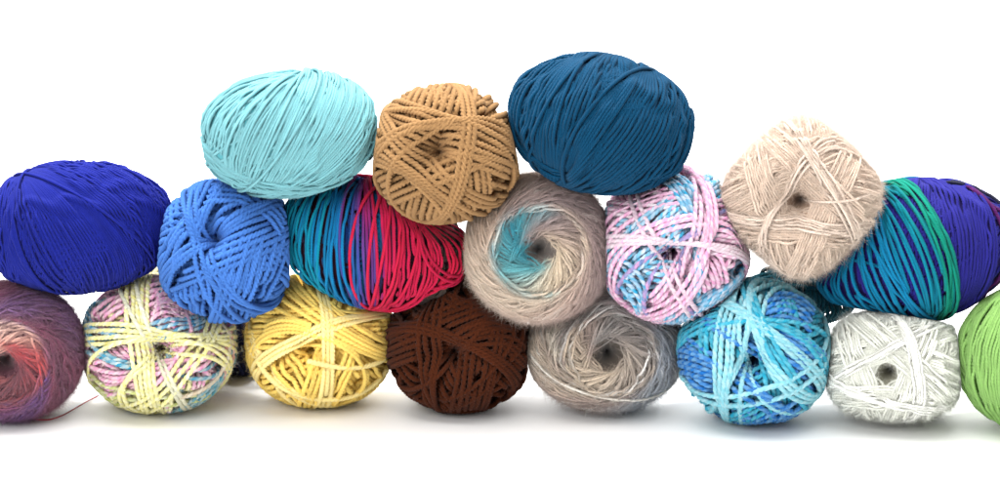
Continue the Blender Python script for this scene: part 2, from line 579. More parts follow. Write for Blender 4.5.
# ================= 3 tan
b = Ball(446, 154, 72.5, 67, c=84, p=2.15, w=6.0, plies=3, pitch=14.4, seed=3, hole=(434, 151), hole_size=0.22, hole_depth=0.5, cap=1.7, seg=9)
C = const((174, 134, 90))
under(b, 44, 0.7, C); b.swirl(18, 0.22, C, tmax=1.3)
b.chord_bands((434, 151), [100, 215, 335, 160, 280, 30], 7, 9, C)
b.geo((440, 120), 75, [5.6 * i - 22 for i in range(10)], C)
b.geo((408, 175), 25, [5.6 * i - 16 for i in range(6)], C)
b.geo((490, 150), -20, [5.6 * i - 16 for i in range(6)], C)
b.band([[(394, 168), (420, 186), (444, 214)], [(400, 160), (428, 182), (462, 205)]], 5, C, group=1)
b.band([[(379, 152), (415, 128), (474, 132)], [(374, 176), (404, 135), (470, 122)]], 3, C, group=1)
b.band([[(403, 138), (450, 178), (492, 197)], [(401, 150), (440, 185), (486, 205)]], 4, C, group=1)
b.band([[(462, 87), (472, 140), (446, 214)], [(450, 88), (462, 140), (440, 212)]], 4, C, group=1)
b.band([[(478, 128), (500, 140), (517, 160)], [(478, 120), (504, 128), (518, 150)]], 3, C, group=1)
b.loop3((434, 151), (484, 158), (519, 170), C, group=1, part=True)
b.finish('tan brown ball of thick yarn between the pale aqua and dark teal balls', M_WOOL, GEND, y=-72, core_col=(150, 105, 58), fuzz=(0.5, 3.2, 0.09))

# ================= 4 dark teal
b = Ball(600, 124, 95, 67, c=74, rot=-12, p=2.15, w=4.1, plies=3, pitch=10.7, groove=0.28, seed=4, cap=1.8, seg=7, sm=1.8, lim=0.5, neg=0.5, roff=0.3, deep=0.72, st=0.7)
C = const((0, 70, 106))
b.swirl(56, 0.85, C, axis=[1, 0, 0]); b.swirl(44, 0.3, C, axis=[1, 0, 0])
b.band([[(540, 66), (508, 100), (512, 132)], [(600, 60), (590, 125), (580, 190)], [(670, 90), (692, 130), (672, 170)]], 84, C)
b.band([[(545, 64), (512, 95), (514, 132)], [(570, 60), (538, 106), (532, 165)], [(591, 58), (562, 109), (556, 166)], [(614, 64), (592, 110), (570, 160)]], 26, C)
b.band([[(512, 120), (526, 152), (575, 174)], [(516, 140), (540, 172), (600, 190)]], 5, C)
b.band([[(629, 72), (584, 128), (568, 176)], [(638, 73), (610, 122), (572, 172)], [(655, 80), (640, 128), (588, 184)], [(676, 97), (666, 141), (616, 190)], [(690, 122), (684, 158), (655, 190)]], 40, C)
b.band([[(594, 58), (557, 93), (531, 168)]], 1, C, group=1, lift=1.5)
b.band([[(632, 72), (582, 122), (566, 178)]], 2, C, group=1, lift=1.0)
b.finish('dark teal blue ball of yarn lying on its side, highest in the pile', M_COTTON, GSIDE, y=-70, core_col=(6, 60, 95), fuzz=(0.25, 2.4, 0.08))

# ================= 5 beige mohair
b = Ball(801, 197, 70, 70, c=82, rot=47, p=3.4, w=2.5, plies=2, pitch=6, seed=5, hole=(798, 203), hole_size=0.24, hole_depth=0.55, cap=2.4, seg=6, lim=0.9, neg=1.3, roff=0.35, st=0.7)
C = const((226, 203, 184)); C2 = const((238, 218, 202))
under(b, 110, 0.6, C); b.swirl(18, 0.22, C, tmax=1.3)
b.chord_bands((798, 203), [20, 95, 165, 235, 300, 340], 17, 14, C)
b.chord_bands((798, 203), [60, 130, 200, 270], 11, 16, C)
b.band([[(738, 216), (800, 222), (866, 222)], [(740, 226), (800, 232), (866, 232)]], 6, C2, group=1)
b.band([[(764, 224), (785, 184), (812, 146)], [(770, 226), (792, 186), (822, 156)]], 5, C2, group=1)
b.band([[(805, 140), (834, 182), (862, 236)], [(798, 146), (826, 190), (852, 240)]], 5, C2, group=1)
b.loop3((796, 202), (834, 201), (868, 192), C2, group=1, part=True)
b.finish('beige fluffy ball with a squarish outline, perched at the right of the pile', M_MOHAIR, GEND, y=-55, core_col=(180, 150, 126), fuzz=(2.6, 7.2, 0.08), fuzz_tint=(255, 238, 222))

# ================= 6 indigo ball with loose teal strands
b = Ball(914, 250, 103, 68, c=72, rot=10, p=2.15, w=3.6, plies=3, pitch=9.4, groove=0.28, seed=6, cap=1.8, seg=7, sm=1.8, lim=0.5, neg=0.5, roff=0.3, deep=0.72, st=0.7)
IND = const((46, 44, 146)); PUR = const((92, 32, 104)); DKG = const((50, 52, 74))
b.swirl(56, 0.85, IND, axis=[1, 0, 0]); b.swirl(44, 0.3, IND, axis=[1, 0, 0])
b.band([[(850, 200), (820, 270), (850, 312)], [(900, 188), (890, 250), (900, 316)], [(960, 185), (985, 240), (960, 310)]], 70, IND)
b.band([[(925, 184), (948, 240), (938, 312)], [(950, 183), (974, 235), (964, 310)], [(970, 190), (992, 240), (978, 304)]], 24, IND)
b.band([[(960, 186), (1000, 215), (1003, 262)], [(972, 192), (1002, 245), (990, 300)]], 6, PUR)
b.band([[(941, 183), (976, 188), (1004, 238)], [(946, 182), (980, 190), (1006, 244)]], 3, DKG, lift=2.0)
TEAL = drape([(0, (8, 124, 170)), (0.55, (12, 140, 186)), (0.82, (10, 142, 160)), (1, (14, 138, 122))], 0.08)
b.band([[(812, 272), (822, 304), (868, 316)], [(838, 262), (846, 300), (890, 316)], [(856, 246), (862, 292), (902, 318)], [(872, 226), (884, 285), (914, 320)],
        [(880, 202), (908, 262), (926, 320)], [(886, 190), (926, 240), (938, 318)], [(905, 184), (944, 235), (952, 306)]], 46, TEAL, jit=2.2, group=1, lift=2.2, loose=3)
b.band([[(880, 198), (900, 270), (930, 316)], [(870, 236), (900, 292), (930, 314)]], 4, const((16, 140, 190)), jit=3, group=1, lift=2.0, loose=4)
b.band([[(902, 188), (936, 225), (950, 304)], [(895, 188), (930, 228), (942, 312)]], 4, const((14, 150, 128)), jit=2, group=1, lift=2.0, loose=3)
b.finish('indigo ball of yarn with loose turquoise and green strands draped over its left side', M_COTTON, GSIDE, y=-30, core_col=(40, 32, 100), parts={0: 'winding', 1: 'loose_strands'}, fuzz=(0.2, 2.4, 0.08))

# ================= 7 mid blue
b = Ball(228, 251, 68, 69, c=80, p=2.2, w=5.5, plies=3, pitch=13.8, seed=7, hole=(212, 234), hole_size=0.2, hole_depth=0.4, cap=1.7, seg=9)
C = const((76, 130, 214))
under(b, 44, 0.7, C); b.swirl(18, 0.22, C, tmax=1.3)
b.chord_bands((216, 238), [200, 320, 95, 260, 20], 7, 9, C)
b.geo((252, 275), 72, [5.2 * i - 19 for i in range(9)], C)
b.geo((248, 238), 22, [5.2 * i - 16 for i in range(7)], C)
b.band([[(166, 250), (180, 228), (196, 200)], [(172, 280), (186, 250), (200, 226)]], 7, C)
b.band([[(214, 190), (250, 192), (284, 222)], [(206, 206), (240, 205), (278, 238)]], 4, C)
b.band([[(196, 190), (190, 225), (204, 265)], [(206, 188), (200, 225), (214, 262)]], 4, C, group=1)
b.band([[(202, 256), (215, 286), (240, 320)], [(196, 258), (206, 290), (230, 321)]], 3, C, group=1)
b.band([[(172, 274), (214, 240), (262, 213)], [(170, 264), (212, 230), (256, 207)]], 4, C, group=1)
b.finish('medium blue ball of thick plied yarn resting on the pastel and yellow balls', M_WOOL, GEND, y=-42, core_col=(40, 84, 160), fuzz=(0.5, 3.2, 0.09))

# ================= 8 crimson / blue ball with loose strands
b = Ball(373, 243, 99, 60, c=70, rot=-15, p=2.1, w=3.4, plies=3, pitch=8.8, groove=0.28, seed=8, cap=1.8, seg=7, sm=1.8, lim=0.5, neg=0.5, roff=0.3, deep=0.72, st=0.7)
def c8(X):
    t = X[:, 0] + 8 * noise3(X, 0.05, 4)
    return ramp(t, [(-80, (96, 18, 52)), (-52, (30, 110, 160)), (-25, (24, 60, 130)), (0, (14, 110, 160)), (25, (70, 30, 84)), (50, (70, 56, 60)), (80, (84, 72, 66))])
b.swirl(56, 0.85, c8, axis=[1, 0, 0]); b.swirl(44, 0.3, c8, axis=[1, 0, 0])
b.band([[(300, 190), (280, 225), (300, 270)], [(370, 195), (372, 245), (370, 300)], [(430, 215), (462, 245), (440, 275)]], 70, c8)
b.band([[(330, 200), (372, 240), (440, 288)], [(400, 210), (430, 240), (440, 286)]], 12, c8)
D8 = drape([(0, (10, 150, 176)), (0.2, (14, 138, 188)), (0.38, (18, 116, 180)), (0.45, (64, 80, 160)), (0.53, (134, 48, 130)), (0.6, (210, 32, 84)), (1, (222, 34, 72))])
b.band([[(300, 193), (280, 217), (292, 262)], [(320, 190), (303, 231), (306, 276)], [(341, 188), (328, 236), (329, 284)], [(359, 190), (346, 245), (354, 296)],
        [(371, 192), (373, 250), (374, 306)], [(396, 200), (402, 253), (388, 307)], [(410, 210), (430, 256), (410, 300)], [(427, 218), (466, 246), (440, 284)]],
       60, D8, jit=1.2, group=1, lift=2.0, loose=4)
b.band([[(302, 192), (286, 225), (300, 268)], [(340, 188), (322, 240), (330, 284)]], 5, const((12, 150, 178)), jit=3, group=1, lift=1.5, loose=3)
b.band([[(372, 194), (355, 255), (362, 302)], [(410, 205), (420, 265), (385, 306)]], 7, const((220, 34, 76)), jit=3, group=1, lift=1.5, loose=4)
b.band([[(425, 220), (472, 236), (452, 275)], [(415, 216), (455, 240), (430, 290)]], 4, const((206, 30, 74)), jit=2, group=1, lift=1.5, loose=5)
b.finish('ball of yarn with loose turquoise, purple and crimson strands, under the tan ball', M_COTTON, GSIDE, y=-22, core_col=(60, 24, 44), parts={0: 'winding', 1: 'loose_strands'}, fuzz=(0.2, 2.4, 0.08))

# ================= 9 cream and teal mohair
def swirl_ball(cx, cy, a, b_, hole, seed, colf, n1, n2, th1, th2, hand=-1, p=2.1, hs=0.3, hd=0.5, rings=()):
    q = Ball(cx, cy, a, b_, c=0.5 * (a + b_) * 1.12, p=p, w=2.3, plies=2, pitch=7, seed=seed, hole=hole, hole_size=hs, hole_depth=hd, cap=2.0, seg=6, var=0.09, lim=0.9, neg=1.2, roff=0.35, st=0.7)
    h = q.hole; e1 = unit(np.cross(h, [0, 1, 0])) * -1; e2 = np.cross(h, e1)
    e1, e2 = unit(np.cross([0, 1, 0], h)), None
    e2 = np.cross(h, e1)
    def pol(X):
        D = unit(X); th = np.arccos(np.clip(D @ h, -1, 1)); az = np.degrees(np.arctan2(D @ e2, D @ e1))
        ref = np.where(th < 0.58, 0.3, 0.6)
        w = np.degrees(np.arccos(np.clip(np.tan(ref) / np.tan(np.clip(th, ref, 1.55)), 0, 1)))
        return th, (az + w - 45 + 180) % 360 - 180
    col = lambda X: colf(X, *pol(X))
    return q, col

def var(base, X, amt, seed, f=0.35):
    n = noise3(X, f, seed)
    return base * (1 + amt * n[:, None])

def c9(X, th, az):
    az2 = az + 14 * noise3(X, 0.06, 1)
    out = ramp(az2, [(-180, (236, 214, 194)), (-120, (238, 220, 200)), (-60, (226, 200, 186)), (-10, (188, 164, 160)), (60, (178, 156, 154)), (110, (200, 176, 168)), (150, (234, 210, 190)), (180, (236, 214, 194))])
    inn = ramp(az2, [(-180, (92, 178, 192)), (-140, (112, 190, 198)), (-85, (232, 218, 196)), (-60, (236, 218, 192)), (0, (226, 204, 182)), (50, (190, 168, 160)), (80, (176, 158, 156)), (125, (92, 182, 196)), (150, (60, 160, 180)), (180, (92, 178, 192))])
    lim = 0.60 + 0.05 * noise3(X, 0.15, 2)
    f = np.clip((lim - th) / 0.14 + .5, 0, 1)[:, None]
    return var(inn * f + out * (1 - f), X, 0.10, 3)
b, col = swirl_ball(538, 248, 73, 73, (540, 251), 9, c9, 0, 0, 0, 0, hs=0.34, hd=0.42)
b.swirl(110, 0.95, col, hand=-1)
b.swirl(110, 0.30, col, hand=-1, tmax=1.2)
b.swirl(200, 0.62, col, hand=-1, jit=0.035, tints=(0.4, (250, 240, 230), 0.7))
b.swirl(60, 0.66, col, hand=-1, jit=0.03)
b.band([[(476, 280), (505, 308), (560, 318)]], 3, col, group=1, jit=1.5)
b.finish('cream and taupe fluffy ball with a turquoise swirl round its centre', M_MOHAIR, GEND, y=-38, core_col=(120, 110, 104), fuzz=(2.6, 7.2, 0.08), parts={0: 'winding', 1: 'yarn_end'})

# ================= 10 pink white blue
b = Ball(673, 244, 75, 76, c=84, p=2.1, w=4.9, plies=2, pitch=11.8, seed=10, hole=(671, 256), hole_size=0.2, hole_depth=0.45, cap=1.7, seg=8)
PK = (250, 176, 218); BL = (66, 180, 220); WH = (266, 258, 262)
def m2(a, c=WH, seed=0):
    al, cl = lin(a), lin(c)
    def f(X):
        q = (0.5 + 0.5 * np.clip(noise3(X, 0.5, 77 + seed) * 2.0, -1, 1))[:, None]
        return np.stack([(cl * 0.62 + al * 0.38)[None] * q + (al * 0.7 + cl * 0.3)[None] * (1 - q), al[None] * (0.75 + 0.25 * q) + cl[None] * 0.25 * (1 - q)], 0)
    return f
def patchy(cols, seed, f=0.035, white=WH):
    cs = [lin(c) for c in cols]; wl = lin(white)
    def g(X):
        n = noise3(X, f, seed) * 2.2 + noise3(X, f * 1.7, seed + 1)
        t = (n + 2.0) / 4.0 * len(cs)
        i = np.clip(t.astype(int), 0, len(cs) - 1)
        c = np.array(cs)[i]
        q = (0.5 + 0.5 * np.clip(noise3(X, 0.5, seed + 5) * 2.0, -1, 1))[:, None]
        return np.stack([wl * (0.4 + 0.4 * q) + c * (0.6 - 0.4 * q), c * (0.7 + 0.2 * q) + wl * (0.3 - 0.2 * q)], 0)
    return g
P10 = patchy([PK, PK, BL, (240, 214, 230), PK, BL, BL], 21)
under(b, 44, 0.7, P10); b.swirl(18, 0.22, P10, tmax=1.3)
b.chord_bands((671, 256), [110, 170, 230, 290, 350, 40], 8, 9, [m2(PK), m2(BL), m2(PK), m2(PK), P10, m2(BL)])
b.band([[(622, 205), (640, 196), (668, 192)], [(628, 226), (648, 214), (680, 205)]], 4, m2(PK))
b.band([[(640, 172), (668, 190), (684, 214)], [(655, 168), (690, 190), (700, 214)]], 5, m2((40, 172, 218)))
b.band([[(612, 262), (640, 272), (646, 300)], [(606, 275), (630, 290), (640, 312)]], 4, m2((40, 172, 218)))
b.band([[(700, 300), (720, 286), (745, 262)], [(690, 312), (715, 296), (740, 284)]], 6, m2((40, 172, 218)))
b.band([[(718, 212), (735, 212), (748, 224)], [(714, 230), (732, 230), (748, 240)]], 3, m2((120, 140, 190), PK))
b.band([[(645, 230), (664, 222), (690, 216)], [(650, 238), (672, 229), (700, 226)]], 3, m2(PK), group=1)
b.band([[(688, 174), (692, 230), (684, 272)], [(706, 186), (710, 246), (676, 312)]], 5, m2((236, 176, 208)), group=1)
b.band([[(627, 188), (646, 236), (676, 292)], [(634, 186), (654, 236), (684, 290)]], 2, m2((238, 200, 220)), group=1)
b.band([[(646, 308), (684, 284), (703, 244)], [(656, 314), (692, 290), (710, 250)]], 3, m2(PK), group=1)
b.band([[(603, 250), (652, 243), (746, 254)], [(603, 240), (652, 238), (746, 262)]], 3, m2((244, 214, 230)), group=1)
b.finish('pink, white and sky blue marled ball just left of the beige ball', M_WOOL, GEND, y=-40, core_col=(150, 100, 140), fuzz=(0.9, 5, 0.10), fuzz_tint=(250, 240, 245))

# ================= 11 mauve mohair
def c11(X, th, az):
    a = az + 22 * noise3(X, 0.05, 11)
    out = ramp(a, [(-180, (132, 70, 88)), (-120, (160, 84, 98)), (-85, (112, 80, 146)), (-60, (126, 84, 144)), (-40, (140, 72, 92)), (-10, (112, 64, 88)), (20, (142, 74, 100)), (45, (112, 70, 100)), (65, (136, 100, 150)), (95, (112, 80, 130)), (130, (146, 78, 98)), (180, (132, 70, 88))])
    inn = ramp(a, [(-180, (170, 96, 90)), (-90, (120, 70, 76)), (-40, (150, 70, 76)), (-15, (206, 80, 84)), (25, (214, 96, 92)), (50, (232, 176, 158)), (90, (228, 196, 182)), (130, (196, 150, 140)), (180, (170, 96, 90))])
    f = np.clip((0.56 - th) / 0.06 + .5, 0, 1)[:, None]
    return var(inn * f + out * (1 - f), X, 0.16, 12, 0.5)
b, col = swirl_ball(12, 351, 71, 68, (2, 365), 11, c11, 0, 0, 0, 0, hs=0.24, hd=0.3)
b.swirl(110, 0.95, col, hand=-1)
b.swirl(110, 0.26, col, hand=-1, tmax=1.2)
b.swirl(200, 0.58, col, hand=-1, jit=0.04, tints=(0.35, (168, 120, 150), 0.45))
b.swirl(50, 0.7, col, hand=-1, jit=0.1)
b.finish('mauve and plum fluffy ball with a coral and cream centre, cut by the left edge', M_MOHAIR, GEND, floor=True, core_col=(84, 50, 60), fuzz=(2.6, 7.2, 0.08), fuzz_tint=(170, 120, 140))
mauve = b

# ================= 12 pastel
b = Ball(158, 344, 75.5, 67, c=92, p=2.15, w=4.7, plies=2, pitch=11.3, seed=12, hole=(163, 353), hole_size=0.22, hole_depth=0.5, cap=1.8, seg=8)
YE = (264, 256, 160); PK2 = (256, 172, 216); BL2 = (60, 168, 204); W2 = (266, 264, 246)
P12 = patchy([PK2, YE, PK2, BL2, YE, (240, 200, 190), YE], 31, 0.04, W2)
under(b, 44, 0.7, P12); b.swirl(18, 0.22, P12, tmax=1.3)
b.chord_bands((163, 353), [20, 80, 140, 200, 260, 320], 8, 9, [m2(PK2, W2), m2(BL2, W2), m2(PK2, W2), m2(YE, W2), P12, m2(PK2, W2)])
b.band([[(92, 318), (112, 300), (140, 286)], [(96, 336), (118, 322), (146, 308)]], 5, m2(PK2, W2))
b.band([[(160, 300), (180, 290), (200, 300)], [(150, 320), (172, 310), (196, 320)]], 5, m2(PK2, W2))
b.band([[(176, 318), (192, 314), (214, 306)], [(178, 334), (196, 330), (216, 320)]], 4, m2((30, 150, 198), W2))
b.band([[(100, 345), (118, 358), (138, 366)], [(104, 356), (120, 364), (136, 372)]], 3, m2((40, 160, 200), W2))
b.band([[(84, 356), (108, 370), (138, 372)], [(88, 384), (112, 392), (138, 392)]], 6, m2(PK2, W2))
b.band([[(90, 388), (118, 402), (160, 408)], [(96, 378), (120, 388), (158, 396)]], 3, m2((206, 216, 110), W2))
b.band([[(172, 412), (192, 396), (214, 380)], [(180, 414), (206, 400), (224, 380)]], 4, m2((70, 176, 206), W2))
b.band([[(216, 316), (228, 345), (222, 380)], [(210, 312), (222, 345), (216, 384)]], 3, m2((226, 150, 140), W2))
b.band([[(132, 282), (130, 330), (140, 400)], [(152, 281), (148, 330), (158, 402)]], 5, m2(YE, W2), group=1)
b.band([[(84, 326), (140, 326), (214, 344)], [(83, 342), (140, 340), (206, 334)]], 5, m2(YE, W2), group=1)
b.band([[(212, 340), (190, 372), (150, 408)], [(202, 338), (182, 364), (140, 398)]], 3, m2(YE, W2), group=1)
b.band([[(150, 350), (164, 380), (182, 412)], [(158, 352), (170, 380), (188, 410)]], 2, m2((238, 236, 200), W2), group=1)
b.band([[(218, 318), (224, 356), (176, 396)]], 1, m2((240, 220, 190), W2), group=1, taut=True)
b.band([[(216, 350), (226, 366), (232, 378)], [(210, 360), (222, 374), (228, 386)]], 3, m2(YE, W2), group=1)
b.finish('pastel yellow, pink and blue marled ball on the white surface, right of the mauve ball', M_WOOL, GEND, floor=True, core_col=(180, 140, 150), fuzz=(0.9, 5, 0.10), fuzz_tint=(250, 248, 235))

# ================= 13 yellow
b = Ball(320, 340, 69.5, 64, c=78, p=2.25, w=5.0, plies=3, pitch=12.5, seed=13, hole=(305, 357), hole_size=0.22, hole_depth=0.45, cap=1.8, seg=8)
C = const((292, 252, 134)); CH = const((296, 270, 184))
b.swirl(56, 0.85, C, axis=[1, 0, 0]); b.swirl(44, 0.3, C, axis=[1, 0, 0])
under(b, 44, 0.7, C); b.swirl(18, 0.22, C, tmax=1.3)
b.chord_bands((306, 356), [60, 190, 310, 130, 250, 0], 8, 8, C)
b.band([[(340, 312), (362, 330), (390, 340)], [(336, 340), (360, 352), (388, 362)]], 8, C)
b.band([[(270, 322), (292, 318), (312, 326)], [(266, 340), (288, 332), (310, 334)]], 5, C)
b.band([[(258, 330), (268, 362), (304, 392)], [(254, 345), (268, 372), (298, 400)]], 3, CH, group=1)
b.band([[(266, 354), (296, 336), (386, 315)], [(268, 364), (300, 344), (386, 322)]], 3, CH, group=1)
b.band([[(316, 282), (324, 340), (314, 404)], [(326, 282), (332, 340), (326, 402)]], 4, CH, group=1)
b.loop3((308, 360), (334, 366), (390, 349), CH, group=1, taut=True, part=True)
b.band([[(262, 360), (316, 396), (386, 372)]], 2, CH, group=1)
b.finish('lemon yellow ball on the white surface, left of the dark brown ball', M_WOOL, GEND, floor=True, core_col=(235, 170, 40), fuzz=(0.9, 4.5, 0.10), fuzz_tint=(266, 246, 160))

# ================= 14 dark brown
b = Ball(460, 342, 72, 67, c=80, p=2.2, w=5.5, plies=3, pitch=13.8, seed=14, hole=(451, 357), hole_size=0.2, hole_depth=0.5, cap=1.7, seg=9)
C = const((82, 38, 18))
under(b, 44, 0.7, C); b.swirl(18, 0.22, C, tmax=1.3)
b.chord_bands((451, 357), [75, 205, 320, 135, 260, 20], 7, 9, C)
b.band([[(446, 344), (480, 324), (516, 330)], [(452, 356), (488, 344), (518, 350)]], 4, C)
b.band([[(440, 406), (476, 394), (500, 372)], [(436, 398), (470, 386), (494, 364)]], 3, C, group=1)
b.band([[(398, 322), (436, 328), (518, 378)], [(396, 334), (436, 336), (510, 386)]], 3, C, group=1)
b.band([[(440, 284), (428, 330), (430, 386)], [(450, 284), (440, 330), (436, 380)]], 3, C, group=1)
b.band([[(422, 322), (424, 368), (444, 410)]], 1, C, group=1)
b.band([[(398, 388), (424, 384), (448, 368)]], 1, C, group=1)
b.finish('dark chocolate brown ball on the white surface, right of the yellow ball', M_WOOL, GEND, floor=True, core_col=(60, 28, 16), fuzz=(0.5, 3.2, 0.09))

# ================= 15 grey mohair
def c15(X, th, az):
    a = az + 20 * noise3(X, 0.06, 15)
    out = ramp(a, [(-180, (190, 172, 158)), (-150, (214, 196, 176)), (-110, (196, 176, 166)), (-70, (176, 160, 154)), (-30, (176, 182, 190)), (10, (160, 162, 168)), (50, (186, 182, 178)), (80, (160, 148, 146)), (110, (196, 190, 184)), (140, (166, 152, 146)), (160, (222, 212, 196)), (180, (190, 172, 158))])
    inn = ramp(a, [(-180, (206, 188, 168)), (-130, (226, 208, 186)), (-80, (216, 200, 184)), (-30, (186, 172, 160)), (30, (164, 154, 148)), (90, (156, 150, 146)), (140, (176, 156, 146)), (180, (206, 188, 168))])
    f = np.clip((0.62 - th) / 0.07 + .5, 0, 1)[:, None]
    st = np.clip(noise3(X, 0.5, 16) * 1.6 - 0.35, 0, 1)[:, None]
    return var(inn * f + out * (1 - f), X, 0.08, 17, 0.1)
b, col = swirl_ball(605, 348, 78, 62, (610, 357), 15, c15, 0, 0, 0, 0, hs=0.26, hd=0.42)
b.swirl(110, 0.95, col, hand=-1)
b.swirl(110, 0.28, col, hand=-1, tmax=1.2)
b.swirl(190, 0.60, col, hand=-1, jit=0.05, tints=(0.45, (250, 248, 244), 1.0))
b.swirl(50, 0.72, col, hand=-1, jit=0.06)
b.loop3((556, 378), (612, 397), (668, 392), const((232, 226, 216)), group=1, taut=True, w=2.6)
b.var = 0.2
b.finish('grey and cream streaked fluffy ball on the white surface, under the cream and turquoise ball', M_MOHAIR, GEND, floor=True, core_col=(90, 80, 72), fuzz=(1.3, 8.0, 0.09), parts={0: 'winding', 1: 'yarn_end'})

# ================= 16 bright aqua marl
b = Ball(754, 351, 74.5, 70, c=84, p=2.15, w=5.4, plies=2, pitch=13.5, seed=16, hole=(753, 366), hole_size=0.2, hole_depth=0.5, cap=1.7, seg=8)
AQ = m2((40, 172, 206), (128, 212, 228)); DB = m2((20, 118, 208), (150, 208, 242)); AL = m2((140, 220, 236), (206, 240, 246))
under(b, 44, 0.7, AQ); b.swirl(18, 0.22, AQ, tmax=1.3)
b.chord_bands((753, 366), [20, 90, 150, 210, 280, 330], 8, 9, [AQ, AQ, DB, AQ, AQ, DB])
b.band([[(764, 300), (790, 296), (812, 310)], [(760, 322), (785, 318), (806, 332)]], 5, DB)
b.band([[(686, 352), (704, 358), (722, 366)], [(690, 374), (706, 378), (722, 384)]], 5, DB)
b.band([[(766, 412), (790, 400), (806, 392)], [(776, 420), (800, 410), (812, 400)]], 3, DB)
b.band([[(690, 320), (715, 310), (745, 312)], [(688, 344), (708, 332), (728, 326)]], 5, AQ)
b.band([[(752, 286), (752, 312), (746, 340)], [(762, 284), (760, 300), (752, 322)]], 2, AL)
b.band([[(722, 318), (718, 360), (722, 404)], [(738, 316), (732, 360), (730, 412)]], 4, AL, group=1)
b.band([[(752, 316), (768, 348), (786, 380)], [(758, 312), (776, 346), (794, 374)]], 3, AQ, group=1)
b.band([[(748, 318), (744, 360), (742, 422)], [(741, 318), (741, 356), (752, 384)]], 2, AL, group=1)
b.band([[(726, 304), (764, 326), (826, 382)], [(724, 308), (760, 330), (820, 392)]], 3, AL, group=1)
b.band([[(778, 382), (800, 398), (824, 402)], [(784, 376), (806, 390), (826, 394)]], 3, AL, group=1)
b.band([[(683, 390), (738, 402), (824, 352)], [(685, 382), (738, 394), (820, 346)]], 3, AL, group=1)
b.finish('bright turquoise marled ball with darker blue flecks, on the white surface', M_WOOL, GEND, floor=True, core_col=(20, 80, 130), fuzz=(0.8, 4, 0.10), fuzz_tint=(190, 235, 242))

# ================= 17 white
b = Ball(894, 366, 67, 54, c=74, p=3.0, w=2.6, plies=2, pitch=6, seed=17, hole=(886, 375), hole_size=0.17, hole_depth=0.45, cap=2.2, seg=6, lim=0.9, neg=1.3, roff=0.35, st=0.7)
C = const((252, 253, 243)); C2 = const((258, 258, 252))
under(b, 110, 0.6, C); b.swirl(18, 0.22, C, tmax=1.3)
b.chord_bands((886, 375), [70, 140, 210, 280, 340, 20], 13, 12, C)
b.chord_bands((886, 375), [110, 180, 250, 320], 9, 13, C)
b.band([[(837, 386), (870, 364), (908, 342)], [(836, 378), (868, 358), (902, 338)]], 5, C2, group=1)
b.band([[(900, 330), (912, 375), (910, 414)], [(908, 332), (922, 375), (920, 412)]], 5, C2, group=1)
b.band([[(838, 384), (878, 398), (930, 406)], [(840, 392), (880, 404), (930, 412)]], 4, C2, group=1)
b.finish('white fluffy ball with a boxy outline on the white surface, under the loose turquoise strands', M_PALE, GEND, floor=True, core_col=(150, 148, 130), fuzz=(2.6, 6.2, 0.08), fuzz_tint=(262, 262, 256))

# ================= 18 green
b = Ball(1034, 358, 77, 71, c=84, p=2.1, w=3.9, plies=3, pitch=10.1, groove=0.28, seed=18, cap=1.8, seg=7, sm=1.8, lim=0.5, neg=0.5, roff=0.3, deep=0.72, st=0.7)
C = const((160, 210, 118))
b.swirl(56, 0.85, C, axis=[1, 0, 0]); b.swirl(44, 0.3, C, axis=[1, 0, 0])
b.band([[(1000, 292), (958, 350), (985, 415)], [(1030, 290), (1010, 350), (1020, 430)], [(1080, 300), (1100, 360), (1080, 420)]], 84, C)
b.band([[(1012, 290), (959, 338), (978, 400)], [(1020, 288), (975, 350), (998, 420)], [(1030, 287), (1004, 350), (1020, 430)], [(1050, 288), (1050, 350), (1050, 430)]], 44, C)
b.finish('lime green ball of yarn on the white surface, cut by the right edge', M_COTTON, GSIDE, floor=True, core_col=(110, 170, 60), fuzz=(0.6, 2.2, 0.07), fuzz_tint=(240, 250, 215))  # whitish fibre tint: highlights on the crests put into the fuzz colour

# ================= behind
b = Ball(240, 326, 48, 46, c=56, p=2.2, w=5, plies=3, pitch=10, seed=19, cap=1.5, seg=6)
C = const((24, 30, 66))
b.band([[(200, 300), (196, 326), (200, 350)], [(240, 284), (240, 326), (240, 366)], [(275, 300), (284, 326), (275, 350)]], 26, C)
b.chord_bands((240, 326), [80, 110], 7, -16, C)
b.finish('navy ball with a dark paper band, at the back between pastel and yellow balls', M_WOOL, 'balls of yarn at the back', floor=True, core_col=(16, 20, 44), fuzz=(0.1, 3, 0.13))
navy = b
b = Ball(166, 316, 58, 52, c=60, p=2.2, w=5, plies=2, pitch=10, seed=20, cap=1.5, seg=6)
C = m2((214, 206, 150), (226, 220, 200))
b.swirl(50, 0.7, C, axis=[0, 0, 1]); b.chord_bands((166, 316), [60, 120, 0], 7, 6, C)
b.finish('cream ball of yarn at the back, seen under the royal blue ball', M_WOOL, 'balls of yarn at the back', floor=True, core_col=(150, 140, 100), fuzz=(0.3, 4, 0.13))
b = Ball(795, 296, 62, 33, c=46, p=2.1, w=4.6, plies=3, pitch=9, seed=21, cap=1.5, seg=6)
C = const((14, 62, 72))
b.band([[(752, 280), (742, 296), (752, 315)], [(795, 262), (795, 296), (795, 330)], [(840, 280), (852, 296), (840, 315)]], 26, C)
b.band([[(738, 286), (775, 268), (840, 286)], [(740, 300), (780, 285), (850, 300)]], 6, C)
b.finish('dark green-black ball of yarn at the back, seen under the beige ball', M_WOOL, 'balls of yarn at the back', y=95, core_col=(8, 34, 40), fuzz=(0.1, 3, 0.13))


settle()


# ------------------------------------------------------------------ small extras
def on_ground(px, py, z=1.3):
    r = ray(px, py); return CAM + r * ((z - CAM[2]) / r[2])


